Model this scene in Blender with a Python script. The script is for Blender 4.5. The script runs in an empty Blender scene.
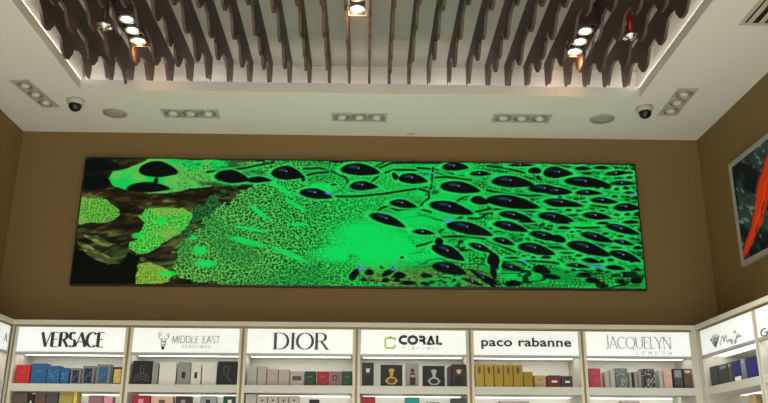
import bpy, bmesh, math, random
import numpy as np
from mathutils import Matrix, Vector
R = math.radians
C = bpy.context.scene.collection
Z0 = 1.6                      # eye height; measured heights below are relative to it
D = 5.889; XL = -2.673; XR = 2.597; ZC = 2.425
YF = 5.711; XS = 2.345; XLS = -2.462; ZT = 0.922; BX0 = -2.449; BAY = 0.7935
WALLC = (120, 97, 55)
SIGN_E = .42
LED_E = 4.5
LED2_E = 1.2
COVE_E = 9
SPOT_E = 235
GLOW_E = 1.8
SCREEN_E = 1.06
FRONT_E = 155
EXPO = -.22
FINS = [[-1.955,[[5.14,2.533],[4.748,2.475],[4.406,2.49]]],[-1.815,[[5.2,2.53],[4.827,2.475],[4.433,2.49]]],[-1.675,[[5.2,2.455],[4.757,2.475],[4.406,2.49]]],[-1.535,[[5.2,2.523],[4.823,2.475],[4.452,2.49]]],[-1.395,[[5.2,2.525],[4.815,2.475],[4.411,2.49]]],[-1.255,[[5.2,2.528],[4.83,2.475],[4.585,2.49],[4.251,2.475]]],[-1.115,[[5.151,2.533],[4.755,2.475],[4.417,2.49],[4.07,2.475]]],[-0.975,[[5.2,2.516],[4.73,2.475],[4.469,2.49],[4.094,2.475]]],[-0.835,[[5.2,2.523],[4.832,2.475],[4.485,2.49],[4.119,2.475]]],[-0.695,[[5.2,2.513],[4.856,2.475],[4.689,2.49],[4.404,2.475],[4.076,2.49]]],[-0.555,[[5.2,2.52],[4.838,2.475],[4.503,2.49],[4.135,2.475]]],[-0.415,[[5.2,2.514],[4.862,2.475],[4.695,2.49],[4.41,2.475],[4.081,2.49]]],[-0.275,[[5.2,2.516],[4.851,2.475],[4.691,2.49],[4.407,2.475],[4.067,2.49]]],[-0.135,[[5.2,2.519],[4.84,2.475],[4.517,2.49],[4.094,2.475]]],[0.005,[[5.2,2.513],[4.656,2.475],[4.181,2.49]]],[0.145,[[5.2,2.508],[4.875,2.475],[4.714,2.49],[4.421,2.475],[4.08,2.49]]],[0.285,[[5.2,2.494],[4.716,2.475],[4.336,2.49],[4.022,2.475]]],[0.425,[[5.195,2.533],[4.685,2.475],[4.441,2.49],[4.082,2.475]]],[0.565,[[5.159,2.533],[4.777,2.475],[4.438,2.49],[4.016,2.475]]],[0.705,[[5.186,2.533],[4.684,2.475],[4.434,2.49],[4.066,2.475]]],[0.845,[[5.2,2.523],[4.84,2.475],[4.688,2.49],[4.404,2.475],[4.035,2.49]]],[0.985,[[5.2,2.498],[4.737,2.475],[4.331,2.49],[4.018,2.475]]],[1.125,[[5.2,2.531],[4.831,2.475],[4.68,2.49],[4.397,2.475],[4.05,2.49]]],[1.265,[[5.159,2.533],[4.743,2.475],[4.457,2.49],[4.108,2.475]]],[1.405,[[5.17,2.533],[4.822,2.475],[4.58,2.49],[4.402,2.475],[4.087,2.49]]],[1.545,[[5.197,2.533],[4.818,2.475],[4.426,2.49],[4.081,2.475]]],[1.685,[[5.184,2.533],[4.758,2.475],[4.422,2.49],[4.056,2.475]]],[1.825,[[5.179,2.533],[4.804,2.475],[4.468,2.49],[4.118,2.475]]]]
BLOBS = [[14.0,119.0,19.1,6.2,0],[11.5,101.3,14.8,6.6,0],[74.4,115.2,18.8,7.6,-3],[65.9,96.3,20.5,4.9,0],[72.3,103.4,2.4,2.8,0],[148.9,108.6,16.8,6.2,-6],[176.3,105.6,12.2,3.1,0],[204.8,112.9,15.3,6.6,-6],[220.8,107.1,2.1,2.8,0],[234.4,91.5,16.0,4.9,-8],[251.8,101.2,3.1,1.2,0],[278.7,117.6,18.8,5.9,-4],[282.3,100.6,13.9,4.3,0],[332.7,108.6,14.2,4.9,-6],[314.1,111.1,2.8,3.8,30],[322.7,82.3,13.5,3.8,-8],[306.9,65.7,18.2,4.5,-18],[376.2,122.0,13.0,4.3,0],[401.7,114.9,10.4,2.6,0],[380.8,100.1,19.4,5.6,-6],[371.3,78.7,21.2,5.6,-12],[444.6,124.7,13.0,1.7,0],[457.7,118.8,6.6,3.1,0],[479.9,117.3,13.0,5.6,0],[434.7,106.8,20.5,5.6,-4],[468.9,99.4,18.2,4.3,-4],[433.6,85.4,25.7,6.1,-8],[482.9,85.1,13.0,3.8,0],[435.5,71.2,16.0,3.8,-10],[476.6,70.3,17.4,4.3,-8],[400.3,86.8,8.7,4.2,-10],[484.0,116.9,12.2,4.3,0],[507.6,121.9,8.7,2.1,0],[526.4,122.7,7.8,1.7,0],[542.9,117.3,13.0,2.3,5],[511.7,107.2,22.9,4.9,-5],[548.1,106.8,13.5,2.4,0],[480.8,97.4,13.0,3.8,0],[511.7,96.3,13.4,2.8,0],[526.9,88.0,13.4,3.1,-4],[485.2,85.2,19.1,3.8,-6],[550.1,81.5,13.5,3.8,0],[518.5,72.2,13.9,3.5,-6],[553.4,96.8,5.2,1.4,0],[521.1,102.2,2.6,1.4,0],[530.8,102.0,3.8,1.4,0],[550.3,101.7,3.5,1.7,0],[540.4,100.3,2.6,1.4,0],[537.9,92.5,3.1,1.4,0],[549.4,74.3,2.8,1.4,0],[538.8,73.5,3.1,1.2,0],[524.2,77.6,2.6,1.0,0],[500.5,77.3,3.1,1.0,0],[490.0,78.1,3.1,1.2,0],[555.5,117.9,3.5,1.4,0],[555.0,112.7,3.1,1.4,0],[506.5,86.3,3.1,0.9,0],[482.1,91.4,2.4,1.0,0],[274.3,11.3,3.5,5.9,-40],[288.8,13.5,4.3,2.6,0],[307.5,13.3,6.9,2.3,25],[318.6,10.7,6.1,3.0,0],[305.0,6.0,3.8,2.1,0],[316.0,5.7,3.5,1.7,0],[327.0,3.4,7.3,2.1,0],[343.3,11.0,3.8,2.1,0],[283.7,6.3,3.1,1.7,0],[292.2,5.9,2.6,1.0,0],[342.3,3.1,3.5,1.4,0],[321.3,28.3,2.1,1.2,0],[312.7,18.0,1.7,1.0,0],[300.7,18.3,1.7,1.2,0],[342.9,54.0,10.8,2.6,-6],[389.0,57.7,22.2,5.6,-12],[358.3,45.1,4.2,3.1,0],[367.5,34.0,16.3,5.6,-22],[367.9,17.7,16.5,5.2,-12],[399.5,38.7,11.8,3.1,-20],[411.9,26.8,3.5,8.7,15],[345.5,10.7,5.2,1.7,0],[350.5,4.5,2.8,1.4,0],[343.7,3.1,4.3,1.4,0],[401.7,7.9,15.6,2.4,-35],[391.3,4.5,10.4,1.7,-20],[359.0,5.8,2.1,1.0,0],[362.4,4.1,2.4,1.2,0],[372.7,6.8,2.1,1.0,0],[430.5,60.3,17.0,4.2,-12],[422.9,45.5,10.8,3.1,-14],[464.8,51.2,15.3,3.8,-12],[455.3,37.9,17.9,4.9,-12],[483.7,59.7,6.1,1.6,0],[411.7,27.6,5.9,5.6,0],[411.1,16.5,2.8,7.8,10],[430.1,19.3,10.4,3.0,-12],[430.6,29.2,7.3,1.0,0],[459.2,17.6,9.0,3.8,-10],[469.0,10.7,8.0,2.1,-5],[430.2,4.0,7.8,2.8,0],[464.3,29.9,5.2,1.4,0],[447.4,65.8,8.7,1.6,0],[409.0,6.3,8.7,2.1,-30],[451.3,29.8,2.4,1.0,0],[441.9,31.0,2.1,1.0,0],[447.3,20.3,1.7,1.0,0],[436.6,11.7,2.1,1.2,0],[543.5,58.7,16.8,3.8,-14],[516.6,50.5,16.0,3.8,-14],[507.8,39.0,20.8,5.4,-15],[543.1,45.5,10.4,2.3,-10],[543.5,32.0,15.3,4.2,-15],[509.4,27.0,8.7,2.4,-8],[532.9,20.4,9.5,2.3,-5],[495.2,21.7,11.3,2.1,-4],[500.5,12.7,7.3,2.4,0],[508.6,7.8,6.9,2.6,0],[552.3,7.9,5.7,2.6,0],[556.5,40.5,4.3,1.7,0],[477.3,48.6,7.8,3.5,-10],[524.0,64.9,6.1,1.4,0],[480.3,65.8,9.5,2.1,-6],[552.1,66.3,7.8,1.7,0],[536.8,6.9,4.3,2.1,0],[520.1,2.5,4.3,1.7,0],[532.2,12.8,4.3,1.4,0],[525.6,54.1,3.1,1.2,0],[540.2,51.6,3.1,1.2,0],[498.8,56.4,2.6,1.0,0],[491.8,55.8,2.6,0.9,0],[534.8,40.2,6.1,1.0,0],[485.0,34.5,6.9,0.9,0],[496.9,32.0,3.1,1.2,0],[519.7,26.6,2.6,1.4,0],[528.5,28.1,3.5,1.4,0],[541.6,12.0,2.8,1.2,0],[554.3,19.0,3.1,1.4,0],[483.6,15.6,2.6,1.2,0],[490.6,17.4,2.4,1.2,0],[516.3,17.7,2.8,1.2,0],[524.8,16.1,2.1,1.0,0],[549.9,26.6,2.4,1.2,0]]
CURV = [[[220.5,117.3],[236.8,118.5],[252.2,114.5],[264.5,108.4],[266.6,104.2],[262.6,97.9],[269.7,94.8],[281.9,96.0]],[[220.7,109.9],[233.9,113.2],[246.1,114.4]],[[253.6,88.9],[271.8,89.2],[300.1,92.1],[320.4,95.5],[346.8,99.5]],[[308.1,78.8],[316.2,75.8],[336.3,78.1],[350.4,74.2]],[[296.1,73.5],[300.1,77.7],[310.2,80.9]],[[289.9,104.5],[298.1,112.0],[312.4,117.4],[335.9,117.7]],[[353.8,48.9],[384.8,50.3],[409.6,46.5],[419.3,40.7]],[[434.3,24.0],[448.3,26.6],[463.1,25.3],[475.8,23.5]],[[408.8,122.9],[428.3,121.1],[448.5,116.0]],[[407.8,97.6],[421.9,94.7],[452.2,92.0],[489.0,94.5]],[[407.9,78.0],[441.2,77.4],[466.3,73.6],[487.7,76.9]],[[476.5,61.5],[500.5,59.7],[532.8,61.1]],[[406.5,45.5],[419.3,40.7],[433.9,34.9]],[[464.8,130.1],[485.0,123.9],[505.5,122.1]],[[351.1,109.5],[366.4,110.7],[391.9,107.9]],[[337.0,119.9],[361.5,118.1],[373.7,114.0]],[[264.3,122.1],[291.9,119.3],[302.2,124.7]],[[423.6,28.8],[438.3,25.0],[447.9,19.2]],[[464.1,40.2],[478.9,39.4],[493.8,37.5]],[[353.4,120.1],[350.9,100.0],[345.6,91.7]],[[338.4,79.2],[348.6,88.6],[348.8,94.8],[338.7,97.8]],[[123.1,112.8],[162.4,117.6],[185.6,123.2]],[[512.5,83.4],[532.6,80.5],[559.2,82.9]],[[390.6,73.7],[411.0,78.0],[407.1,82.1]],[[335.7,39.7],[355.7,44.9],[356.8,48.9]],[[298.1,119.3],[310.4,124.8],[361.7,125.5],[377.0,121.4]],[[481.3,71.7],[511.8,74.1],[536.6,69.3]]]
POLY = {"bright":[[24.5,105.3],[27.9,111.6],[40.8,114.9],[55.4,121.4],[65.0,126.9],[116.1,125.4],[131.4,125.6],[156.9,124.9],[179.4,124.1],[180.1,109.4],[158.3,99.7],[133.1,98.3],[103.1,94.8],[83.3,90.4],[63.3,90.2],[42.8,94.0],[29.3,98.0]],"field":[[95.6,25.1],[100.4,38.9],[113.6,47.1],[119.0,55.2],[126.4,63.3],[131.8,71.5],[144.3,79.8],[158.9,89.3],[174.4,100.9],[180.1,109.4],[179.3,126.3],[573.5,131.5],[564.2,-2.9],[178.6,-7.0],[138.4,0.3],[129.4,3.0],[114.8,3.9],[100.5,13.4]],"coral1":[[-21.1,82.9],[8.7,84.3],[24.9,82.5],[31.6,76.4],[38.0,72.4],[39.6,66.3],[33.1,61.2],[16.4,60.0],[-17.9,57.5]],"coral2":[[66.9,60.6],[59.4,66.6],[65.8,73.8],[84.5,76.0],[101.6,75.2],[112.0,69.2],[110.8,59.1],[101.5,49.9],[92.1,44.8],[80.8,37.7],[71.5,31.7],[61.9,29.6],[52.6,34.4],[52.9,41.4],[59.5,44.4]],"coral3":[[62.7,20.8],[74.3,22.9],[86.5,17.1],[96.7,11.4],[93.6,1.7],[63.0,-2.5],[61.7,11.0]],"teal":[[102.5,38.0],[117.3,51.1],[126.5,61.3],[135.9,69.5],[155.1,84.1],[180.5,101.0],[173.0,109.3],[143.2,98.4],[119.4,78.5],[99.0,56.9]],"leaf1":[[0.7,41.8],[16.1,36.0],[32.8,26.3],[41.3,20.5],[33.7,18.5],[23.5,22.3],[8.7,31.9]],"leaf2":[[5.1,46.8],[23.0,45.0],[35.4,39.2],[41.3,39.3],[31.9,35.2],[19.7,39.0]],"brown":[[-2.2,92.4],[17.4,96.8],[47.9,93.1],[93.3,91.6],[143.5,94.3],[144.4,78.8],[109.6,75.3],[69.5,76.9],[66.9,60.6],[57.6,44.4],[32.7,46.1],[16.9,55.9],[41.0,62.3],[39.5,76.5],[18.7,84.4],[-1.3,84.2]],"black":[[-15.2,35.6],[2.6,33.9],[25.7,20.4],[45.4,18.6],[52.0,30.5],[64.1,26.7],[61.0,18.8],[63.3,-6.3],[-10.0,-7.1]]}
SG = {"versace":[-2.246,0.745,-1.811,0.845],"deer":[-1.444,0.734,-1.368,0.856],"middle":[-1.344,0.779,-1.015,0.826],"perf1":[-1.272,0.743,-1.08,0.76],"dior":[-0.639,0.741,-0.263,0.853],"corall":[0.134,0.747,0.21,0.841],"coral":[0.235,0.779,0.537,0.844],"perf2":[0.263,0.745,0.515,0.763],"paco":[0.813,0.755,1.448,0.839],"jacq":[1.683,0.765,2.159,0.845],"london":[1.905,0.724,2.155,0.745]}
ROW1 = [
 [-2.407,-2.309,0.622,"red","text","gold","bright red perfume box, first on the left end of the shelf"],
 [-2.302,-2.196,0.633,"blue","text","ltblue","tall deep blue perfume box right beside the red box"],
 [-2.193,-2.103,0.617,"blue","wave","ltblue","blue perfume box with swirl print, second blue from the red box"],
 [-2.099,-2.041,0.604,"blue","wave","ltblue","smallest plain blue perfume box, third blue from the red box"],
 [-2.03,-1.962,0.604,"silver","win","navy","narrow silver-edged perfume box with dark blue front, smallest of three silver ones"],
 [-1.952,-1.87,0.619,"silver","win","navy","silver-edged perfume box with dark blue front, middle of three silver ones"],
 [-1.857,-1.761,0.63,"silver","win","midblue","largest silver-edged perfume box with mid blue front"],
 [-1.746,-1.671,0.613,"navy","win","yellow","navy perfume box with a yellow front panel"],
 [-1.611,-1.477,0.656,"black","lines","grey","large black perfume box with line drawing, left end under antler sign"],
 [-1.473,-1.432,0.646,"grey","plain","grey","slim grey perfume box touching the left large black box"],
 [-1.425,-1.308,0.648,"white","plain","grey","wide plain white perfume box left of the light grey one"],
 [-1.301,-1.21,0.651,"grey","dot","black","light grey perfume box with small black square emblem"],
 [-1.206,-1.136,0.648,"white","dot","black","narrow white perfume box with small black square emblem"],
 [-1.129,-1.029,0.65,"white","plain","grey","plain white perfume box left of the right large black box"],
 [-1.022,-0.891,0.657,"black","frame","grey","large black perfume box with thin outlined square and diagonal line"],
 [-0.811,-0.749,0.627,"stone","text","grey","tall pale grey perfume box at the left end, first of two"],
 [-0.746,-0.683,0.628,"stone","plain","grey","tall pale grey perfume box, second of two from the left end"],
 [-0.679,-0.603,0.608,"pinkgrey","text","grey","pinkish grey perfume box, first of two medium ones"],
 [-0.6,-0.523,0.605,"pinkgrey","text","grey","pinkish grey perfume box, second of two medium ones"],
 [-0.52,-0.423,0.592,"pinkgrey","bar","dkgrey","low wide pinkish grey perfume box with dark grey label"],
 [-0.419,-0.34,0.593,"green","text","gold","dark green perfume box left of the crimson one"],
 [-0.336,-0.25,0.593,"crimson","text","gold","crimson perfume box between dark green and mauve boxes"],
 [-0.247,-0.169,0.594,"mauve","ring","black","mauve perfume box with a black ring emblem"],
 [-0.166,-0.087,0.595,"green","text","gold","dark green perfume box at the right end beside mauve box"],
 [-0.022,0.062,0.654,"teal","crest","white","tall narrow blackish teal perfume box with white crest"],
 [0.108,0.261,0.642,"black","bottle","gold","wide black perfume box picturing a gold bottle"],
 [0.285,0.376,0.65,"grey","flask","brown","grey perfume box picturing a small dark brown bottle"],
 [0.404,0.557,0.637,"black","bottle","silver","wide black perfume box picturing a silver bottle"],
 [0.579,0.591,0.631,"dkgrey","plain","grey","very thin dark upright box, first of two beside brown box"],
 [0.592,0.602,0.641,"dkgrey","plain","grey","very thin dark upright box, second of two beside brown box"],
 [0.605,0.704,0.649,"dkbrown","crest","beige","dark brown perfume box with beige crest, at right end"],
 [0.767,0.83,0.65,"gold","dot","brown","first tall gold perfume box from the left end"],
 [0.833,0.898,0.649,"gold","dot","brown","second tall gold perfume box from the left end"],
 [0.901,0.965,0.647,"gold","dot","brown","third tall gold perfume box, middle of the five"],
 [0.968,1.033,0.648,"gold","dot","brown","fourth tall gold perfume box from the left end"],
 [1.036,1.103,0.648,"gold","dot","brown","fifth tall gold perfume box, next to the short gold one"],
 [1.109,1.172,0.601,"gold","text","brown","short gold perfume box right of five tall gold ones"],
 [1.182,1.262,0.577,"tan","text","brown","small tan perfume box between gold and dark red boxes"],
 [1.276,1.367,0.578,"dkred","winbar","white","small dark red perfume box with white print"],
 [1.374,1.451,0.575,"taupe","winbar","white","small dark taupe perfume box with white print"],
 [1.569,1.65,0.628,"rose","marble","ltpink","rose red perfume box standing alone at the left end"],
 [1.677,1.709,0.605,"stone","plain","grey","thin pale grey box, first in the row left of green box"],
 [1.713,1.75,0.619,"stone","plain","grey","thin pale grey box directly left of the green patterned box"],
 [1.755,1.84,0.63,"sage","marble","white","marbled grey green perfume box"],
 [1.846,1.867,0.602,"grey","plain","grey","thin grey box directly right of the marbled green box"],
 [1.869,1.881,0.603,"black","plain","grey","very thin black box between thin grey boxes"],
 [1.884,1.909,0.606,"grey","plain","grey","thin grey box right of the very thin black box"],
 [1.912,1.935,0.613,"grey","plain","grey","thin grey box directly left of the black marbled box"],
 [1.938,2.03,0.628,"black","marble","white","black perfume box with white marbled print"],
 [2.058,2.088,0.618,"stone","plain","grey","thin pale grey box left of the peach box"],
 [2.092,2.152,0.625,"peach","text","pink","pale peach perfume box with pink top print"],
 [2.161,2.23,0.629,"navy","win2","silver","navy perfume box fading to silver white at top"],
 [2.235,2.306,0.63,"brown","bar2","beige","brown perfume box with pale label at top, right end"],
]
ROW2 = [
 [-2.402,-2.304,0.437,"taupe","plain","grey","dark taupe perfume box on second shelf, left end under red box"],
 [-2.298,-2.259,0.427,"black","flask","white","narrow black perfume box with white print on second shelf"],
 [-2.253,-2.181,0.434,"brown","plain","grey","brown perfume box on second shelf under blue boxes"],
 [-2.178,-2.097,0.435,"dkgrey","plain","grey","dark grey perfume box on second shelf left of the olive box"],
 [-2.09,-1.995,0.442,"olive","text","yellow","olive yellow perfume box on second shelf"],
 [-1.993,-1.968,0.443,"yellow","plain","grey","thin bright yellow box on second shelf"],
 [-1.889,-1.79,0.42,"mauve","plain","grey","dusty mauve perfume box on second shelf left of pink box"],
 [-1.786,-1.725,0.411,"pink","plain","grey","pink perfume box on second shelf"],
 [-1.593,-1.471,0.422,"crimson","dot","pink","crimson perfume box on second shelf, left end under black box"],
 [-1.464,-1.314,0.418,"peach","dot","brown","wide peach perfume box on second shelf"],
 [-1.297,-1.191,0.419,"dkbrown","dot","silver","blackish brown perfume box on second shelf"],
 [-1.129,-1.02,0.42,"silver","dot","black","silver grey perfume box with dark emblem on second shelf"],
 [-0.972,-0.877,0.421,"green","dot","white","green perfume box with pale emblem on second shelf"],
 [-0.819,-0.743,0.435,"stone","plain","grey","tallest pale grey perfume box on second shelf"],
 [-0.74,-0.669,0.422,"stone","cap","black","pale grey box with black dot, first of four on second shelf"],
 [-0.666,-0.596,0.423,"stone","cap","black","pale grey box with black dot, second of four on second shelf"],
 [-0.593,-0.523,0.423,"stone","cap","black","pale grey box with black dot, third of four on second shelf"],
 [-0.52,-0.452,0.424,"stone","cap","black","pale grey box with black dot, fourth of four on second shelf"],
 [-0.383,-0.314,0.403,"black","plain","grey","low black perfume box on second shelf beside pale grey boxes"],
 [-0.026,0.074,0.423,"red2","text","gold","deep red perfume box on second shelf left of the teal one"],
 [0.278,0.378,0.421,"cyan","text","white","bright teal perfume box on second shelf"],
 [0.429,0.512,0.392,"grey","plain","grey","low grey perfume box on second shelf right of teal box"],
 [0.595,0.696,0.418,"charcoal","plain","grey","charcoal perfume box on second shelf, right end"],
 [2.175,2.2,0.437,"white","plain","grey","thin white box on second shelf at far right of the wall"],
 [1.782,1.908,0.408,"stone","plain","grey","low pale box on second shelf under marbled boxes"],
 [0.934,1.142,0.402,"stone","plain","grey","low wide pale box on second shelf under gold boxes"],
]


# ------------------------------------------------------------------ helpers
def lin(c):
    c = c/255.0
    return c/12.92 if c <= 0.04045 else ((c+0.055)/1.055)**2.4
def rgb(r, g, b): return (lin(r), lin(g), lin(b), 1.0)
_m = {}
def mat(name, col, rough=0.6, metal=0.0, bump=0.0, bscale=40, var=0.0, vscale=6, emit=None, estr=0.0, stretch=(1, 1, 1), coat=0.0):
    if name in _m: return _m[name]
    m = bpy.data.materials.new(name); m.use_nodes = True
    nt = m.node_tree; b = nt.nodes['Principled BSDF']
    b.inputs['Base Color'].default_value = col
    b.inputs['Roughness'].default_value = rough
    b.inputs['Metallic'].default_value = metal
    b.inputs['Coat Weight'].default_value = coat
    tc = nt.nodes.new('ShaderNodeTexCoord'); mp = nt.nodes.new('ShaderNodeMapping')
    mp.inputs['Scale'].default_value = stretch
    nt.links.new(tc.outputs['Object'], mp.inputs['Vector'])
    if var > 0:
        n = nt.nodes.new('ShaderNodeTexNoise'); n.inputs['Scale'].default_value = vscale; n.inputs['Detail'].default_value = 4
        nt.links.new(mp.outputs['Vector'], n.inputs['Vector'])
        mx = nt.nodes.new('ShaderNodeMix'); mx.data_type = 'RGBA'
        mx.inputs[6].default_value = tuple(c*(1-var) for c in col[:3])+(1,)
        mx.inputs[7].default_value = tuple(min(1, c*(1+var)) for c in col[:3])+(1,)
        nt.links.new(n.outputs['Fac'], mx.inputs['Factor']); nt.links.new(mx.outputs[2], b.inputs['Base Color'])
    if bump > 0:
        n = nt.nodes.new('ShaderNodeTexNoise'); n.inputs['Scale'].default_value = bscale
        nt.links.new(mp.outputs['Vector'], n.inputs['Vector'])
        bp = nt.nodes.new('ShaderNodeBump'); bp.inputs['Strength'].default_value = bump; bp.inputs['Distance'].default_value = 0.01
        nt.links.new(n.outputs['Fac'], bp.inputs['Height']); nt.links.new(bp.outputs['Normal'], b.inputs['Normal'])
    if emit is not None:
        b.inputs['Emission Color'].default_value = emit; b.inputs['Emission Strength'].default_value = estr
    _m[name] = m
    return m

class MB:
    """collects shapes and links them as ONE mesh object"""
    def __init__(s): s.v = []; s.f = []; s.sm = []
    def add(s, vs, fs, smooth=False):
        o = len(s.v); s.v += [tuple(v) for v in vs]; s.f += [tuple(o+i for i in f) for f in fs]; s.sm += [smooth]*len(fs); return s
    def box(s, x0, x1, y0, y1, z0, z1):
        vs = [(x, y, z) for z in (z0, z1) for y in (y0, y1) for x in (x0, x1)]
        return s.add(vs, [(0, 2, 3, 1), (4, 5, 7, 6), (0, 1, 5, 4), (2, 6, 7, 3), (0, 4, 6, 2), (1, 3, 7, 5)])
    def bbox(s, x0, x1, y0, y1, z0, z1, b):
        """box with chamfered edges"""
        bm = bmesh.new(); bmesh.ops.create_cube(bm, size=1)
        for v in bm.verts: v.co = ((x0+x1)/2+v.co.x*(x1-x0), (y0+y1)/2+v.co.y*(y1-y0), (z0+z1)/2+v.co.z*(z1-z0))
        bmesh.ops.bevel(bm, geom=bm.edges[:], offset=b, segments=2, affect='EDGES', profile=0.6)
        bm.verts.index_update()
        s.add([v.co.copy() for v in bm.verts], [[v.index for v in f.verts] for f in bm.faces]); bm.free(); return s
    def lathe(s, prof, c=(0, 0, 0), n=28, axis='z', smooth=True):
        vs = []; fs = []
        for r, h in prof:
            for i in range(n):
                a = 2*math.pi*i/n; x, y = r*math.cos(a), r*math.sin(a)
                if axis == 'z': vs.append((c[0]+x, c[1]+y, c[2]+h))
                else: vs.append((c[0]+x, c[1]+h, c[2]+y))
        k = len(prof)
        for j in range(k-1):
            for i in range(n):
                fs.append((j*n+i, j*n+(i+1) % n, (j+1)*n+(i+1) % n, (j+1)*n+i))
        fs.append(tuple(range(n))[::-1]); fs.append(tuple((k-1)*n+i for i in range(n)))
        return s.add(vs, fs, smooth)
    def prism(s, poly, axis, a0, a1):
        """polygon in the plane across axis, extruded from a0 to a1"""
        def P(u, v, a): return {'x': (a, u, v), 'y': (u, a, v), 'z': (u, v, a)}[axis]
        n = len(poly)
        vs = [P(u, v, a0) for u, v in poly]+[P(u, v, a1) for u, v in poly]
        fs = [tuple(range(n)), tuple(range(2*n-1, n-1, -1))]+[(i, i+n, (i+1) % n+n, (i+1) % n) for i in range(n)]
        return s.add(vs, fs)
    def stroke(s, pts, tn, tk, y0, y1):
        """ribbon along a polyline in the x-z plane; vertical runs get width tk, level runs tn"""
        n = len(pts)
        if n < 2: return s
        closed = (abs(pts[0][0]-pts[-1][0])+abs(pts[0][1]-pts[-1][1])) < 1e-6 and n > 3
        vs = []
        for i in range(n):
            if closed: a, b = pts[(i-1) % (n-1)], pts[(i+1) % (n-1)]
            else: a, b = pts[max(i-1, 0)], pts[min(i+1, n-1)]
            dx, dz = b[0]-a[0], b[1]-a[1]; l = math.hypot(dx, dz) or 1e-9
            w = (tn+(tk-tn)*(abs(dz)/l)**1.3)/2
            nx, nz = -dz/l*w, dx/l*w
            x, z = pts[i]
            vs += [(x+nx, y0, z+nz), (x-nx, y0, z-nz), (x+nx, y1, z+nz), (x-nx, y1, z-nz)]
        fs = []
        for i in range(n-1):
            o = 4*i; p = o+4
            fs += [(o, o+1, p+1, p), (o+2, p+2, p+3, o+3), (o, p, p+2, o+2), (o+1, o+3, p+3, p+1)]
        if not closed: fs += [(0, 2, 3, 1), (4*n-4, 4*n-3, 4*n-1, 4*n-2)]
        return s.add(vs, fs)
    def tube(s, pts, r, n=10):
        vs = []; fs = []
        for i, p in enumerate(pts):
            a = Vector(pts[max(i-1, 0)]); b = Vector(pts[min(i+1, len(pts)-1)])
            d = (b-a).normalized(); u = d.orthogonal().normalized(); w = d.cross(u)
            for k in range(n):
                t = 2*math.pi*k/n; vs.append(Vector(p)+u*r*math.cos(t)+w*r*math.sin(t))
        for i in range(len(pts)-1):
            for k in range(n): fs.append((i*n+k, i*n+(k+1) % n, (i+1)*n+(k+1) % n, (i+1)*n+k))
        fs.append(tuple(range(n))[::-1]); fs.append(tuple((len(pts)-1)*n+k for k in range(n)))
        return s.add(vs, fs, True)
    def build(s, name, m, parent=None, label=None):
        me = bpy.data.meshes.new(name); me.from_pydata(s.v, [], s.f); me.materials.append(m)
        me.polygons.foreach_set('use_smooth', s.sm)
        bm = bmesh.new(); bm.from_mesh(me); bmesh.ops.recalc_face_normals(bm, faces=bm.faces[:]); bm.to_mesh(me); bm.free()
        o = bpy.data.objects.new(name, me); C.objects.link(o)
        if parent: o.parent = parent
        if label: o['label'] = label
        return o
def tag(o, label, cat, group=None, kind=None):
    o['label'] = label; o['category'] = cat
    if group: o['group'] = group
    if kind: o['kind'] = kind
    return o
def empty(name, loc, rz=0):
    o = bpy.data.objects.new(name, None); C.objects.link(o); o.location = loc; o.rotation_euler = (0, 0, rz); o.empty_display_size = .1
    return o
def struct(o): o['kind'] = 'structure'; return o
def clone(root, loc, rz, label):
    r = root.copy(); C.objects.link(r); r.location = loc; r.rotation_euler = (0, 0, rz); r['label'] = label
    for ch in list(root.children):
        c = ch.copy(); C.objects.link(c); c.parent = r
        for g in list(ch.children):
            q = g.copy(); C.objects.link(q); q.parent = c
    return r

# ------------------------------------------------------------------ materials
M_wall = mat('brown wall paint', rgb(*WALLC), .75, bump=.05, bscale=120, var=.04, vscale=1.2)
M_ceil = mat('white ceiling paint', rgb(212, 212, 204), .8, bump=.03, bscale=90, var=.015, vscale=1)
M_cove = mat('cove paint', rgb(236, 231, 222), .8, var=.01)  # kept whiter than the recess ceiling to imitate the strip's wash of light
M_floor = mat('pale floor tile', rgb(215, 212, 203), .3, var=.05, vscale=2)
M_fin = mat('brown fin laminate', rgb(74, 59, 50), .55, bump=.05, bscale=30, var=.12, vscale=9, stretch=(1, .3, 3))
M_cream = mat('cream cabinet laminate', rgb(196, 193, 180), .5, var=.03)
M_gold = mat('bronze divider metal', rgb(136, 122, 72), .45, .15, var=.06)
M_white = mat('white shelf laminate', rgb(214, 212, 204), .45, var=.02)
M_shelf = mat('pale grey shelf laminate', rgb(188, 190, 180), .45, var=.02)
M_back = mat('white cabinet back', rgb(238, 238, 230), .5, var=.02)
M_alu = mat('grey aluminium lip', rgb(165, 165, 162), .4, .3, var=.03)
M_sign = mat('lit sign acrylic', rgb(235, 238, 235), .4, emit=(.86, .97, .98, 1), estr=SIGN_E)
M_led = mat('led strip', rgb(240, 240, 235), .4, emit=(1, .97, .9, 1), estr=LED_E)
M_led2 = mat('soft led strip', rgb(240, 240, 235), .4, emit=(1, .96, .88, 1), estr=LED2_E)
M_cled = mat('cove led strip', rgb(240, 240, 235), .4, emit=(1, .95, .88, 1), estr=COVE_E)
M_ink = mat('charcoal lettering', rgb(48, 48, 54), .5)
M_ink2 = mat('grey lettering', rgb(158, 160, 160), .5)
M_ink3 = mat('pale grey lettering', rgb(196, 199, 199), .5)
M_inkg = mat('lime green logo', rgb(184, 204, 66), .5)
M_black = mat('black plastic', rgb(14, 14, 15), .35)
M_trimw = mat('off white fixture trim', rgb(172, 172, 160), .5, var=.02)
M_ring = mat('grey lamp ring', rgb(158, 158, 150), .3, .3)
M_bulb = mat('frosted lamp', rgb(196, 198, 190), .08, emit=(1, .98, .92, 1), estr=.03)
M_hot = mat('lit lamp', rgb(255, 250, 245), .3, emit=(1, .92, .9, 1), estr=14)
M_refl = mat('dull reflector', rgb(120, 120, 112), .4, .3)
M_house = mat('dark lamp housing', rgb(60, 46, 42), .45)
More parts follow.
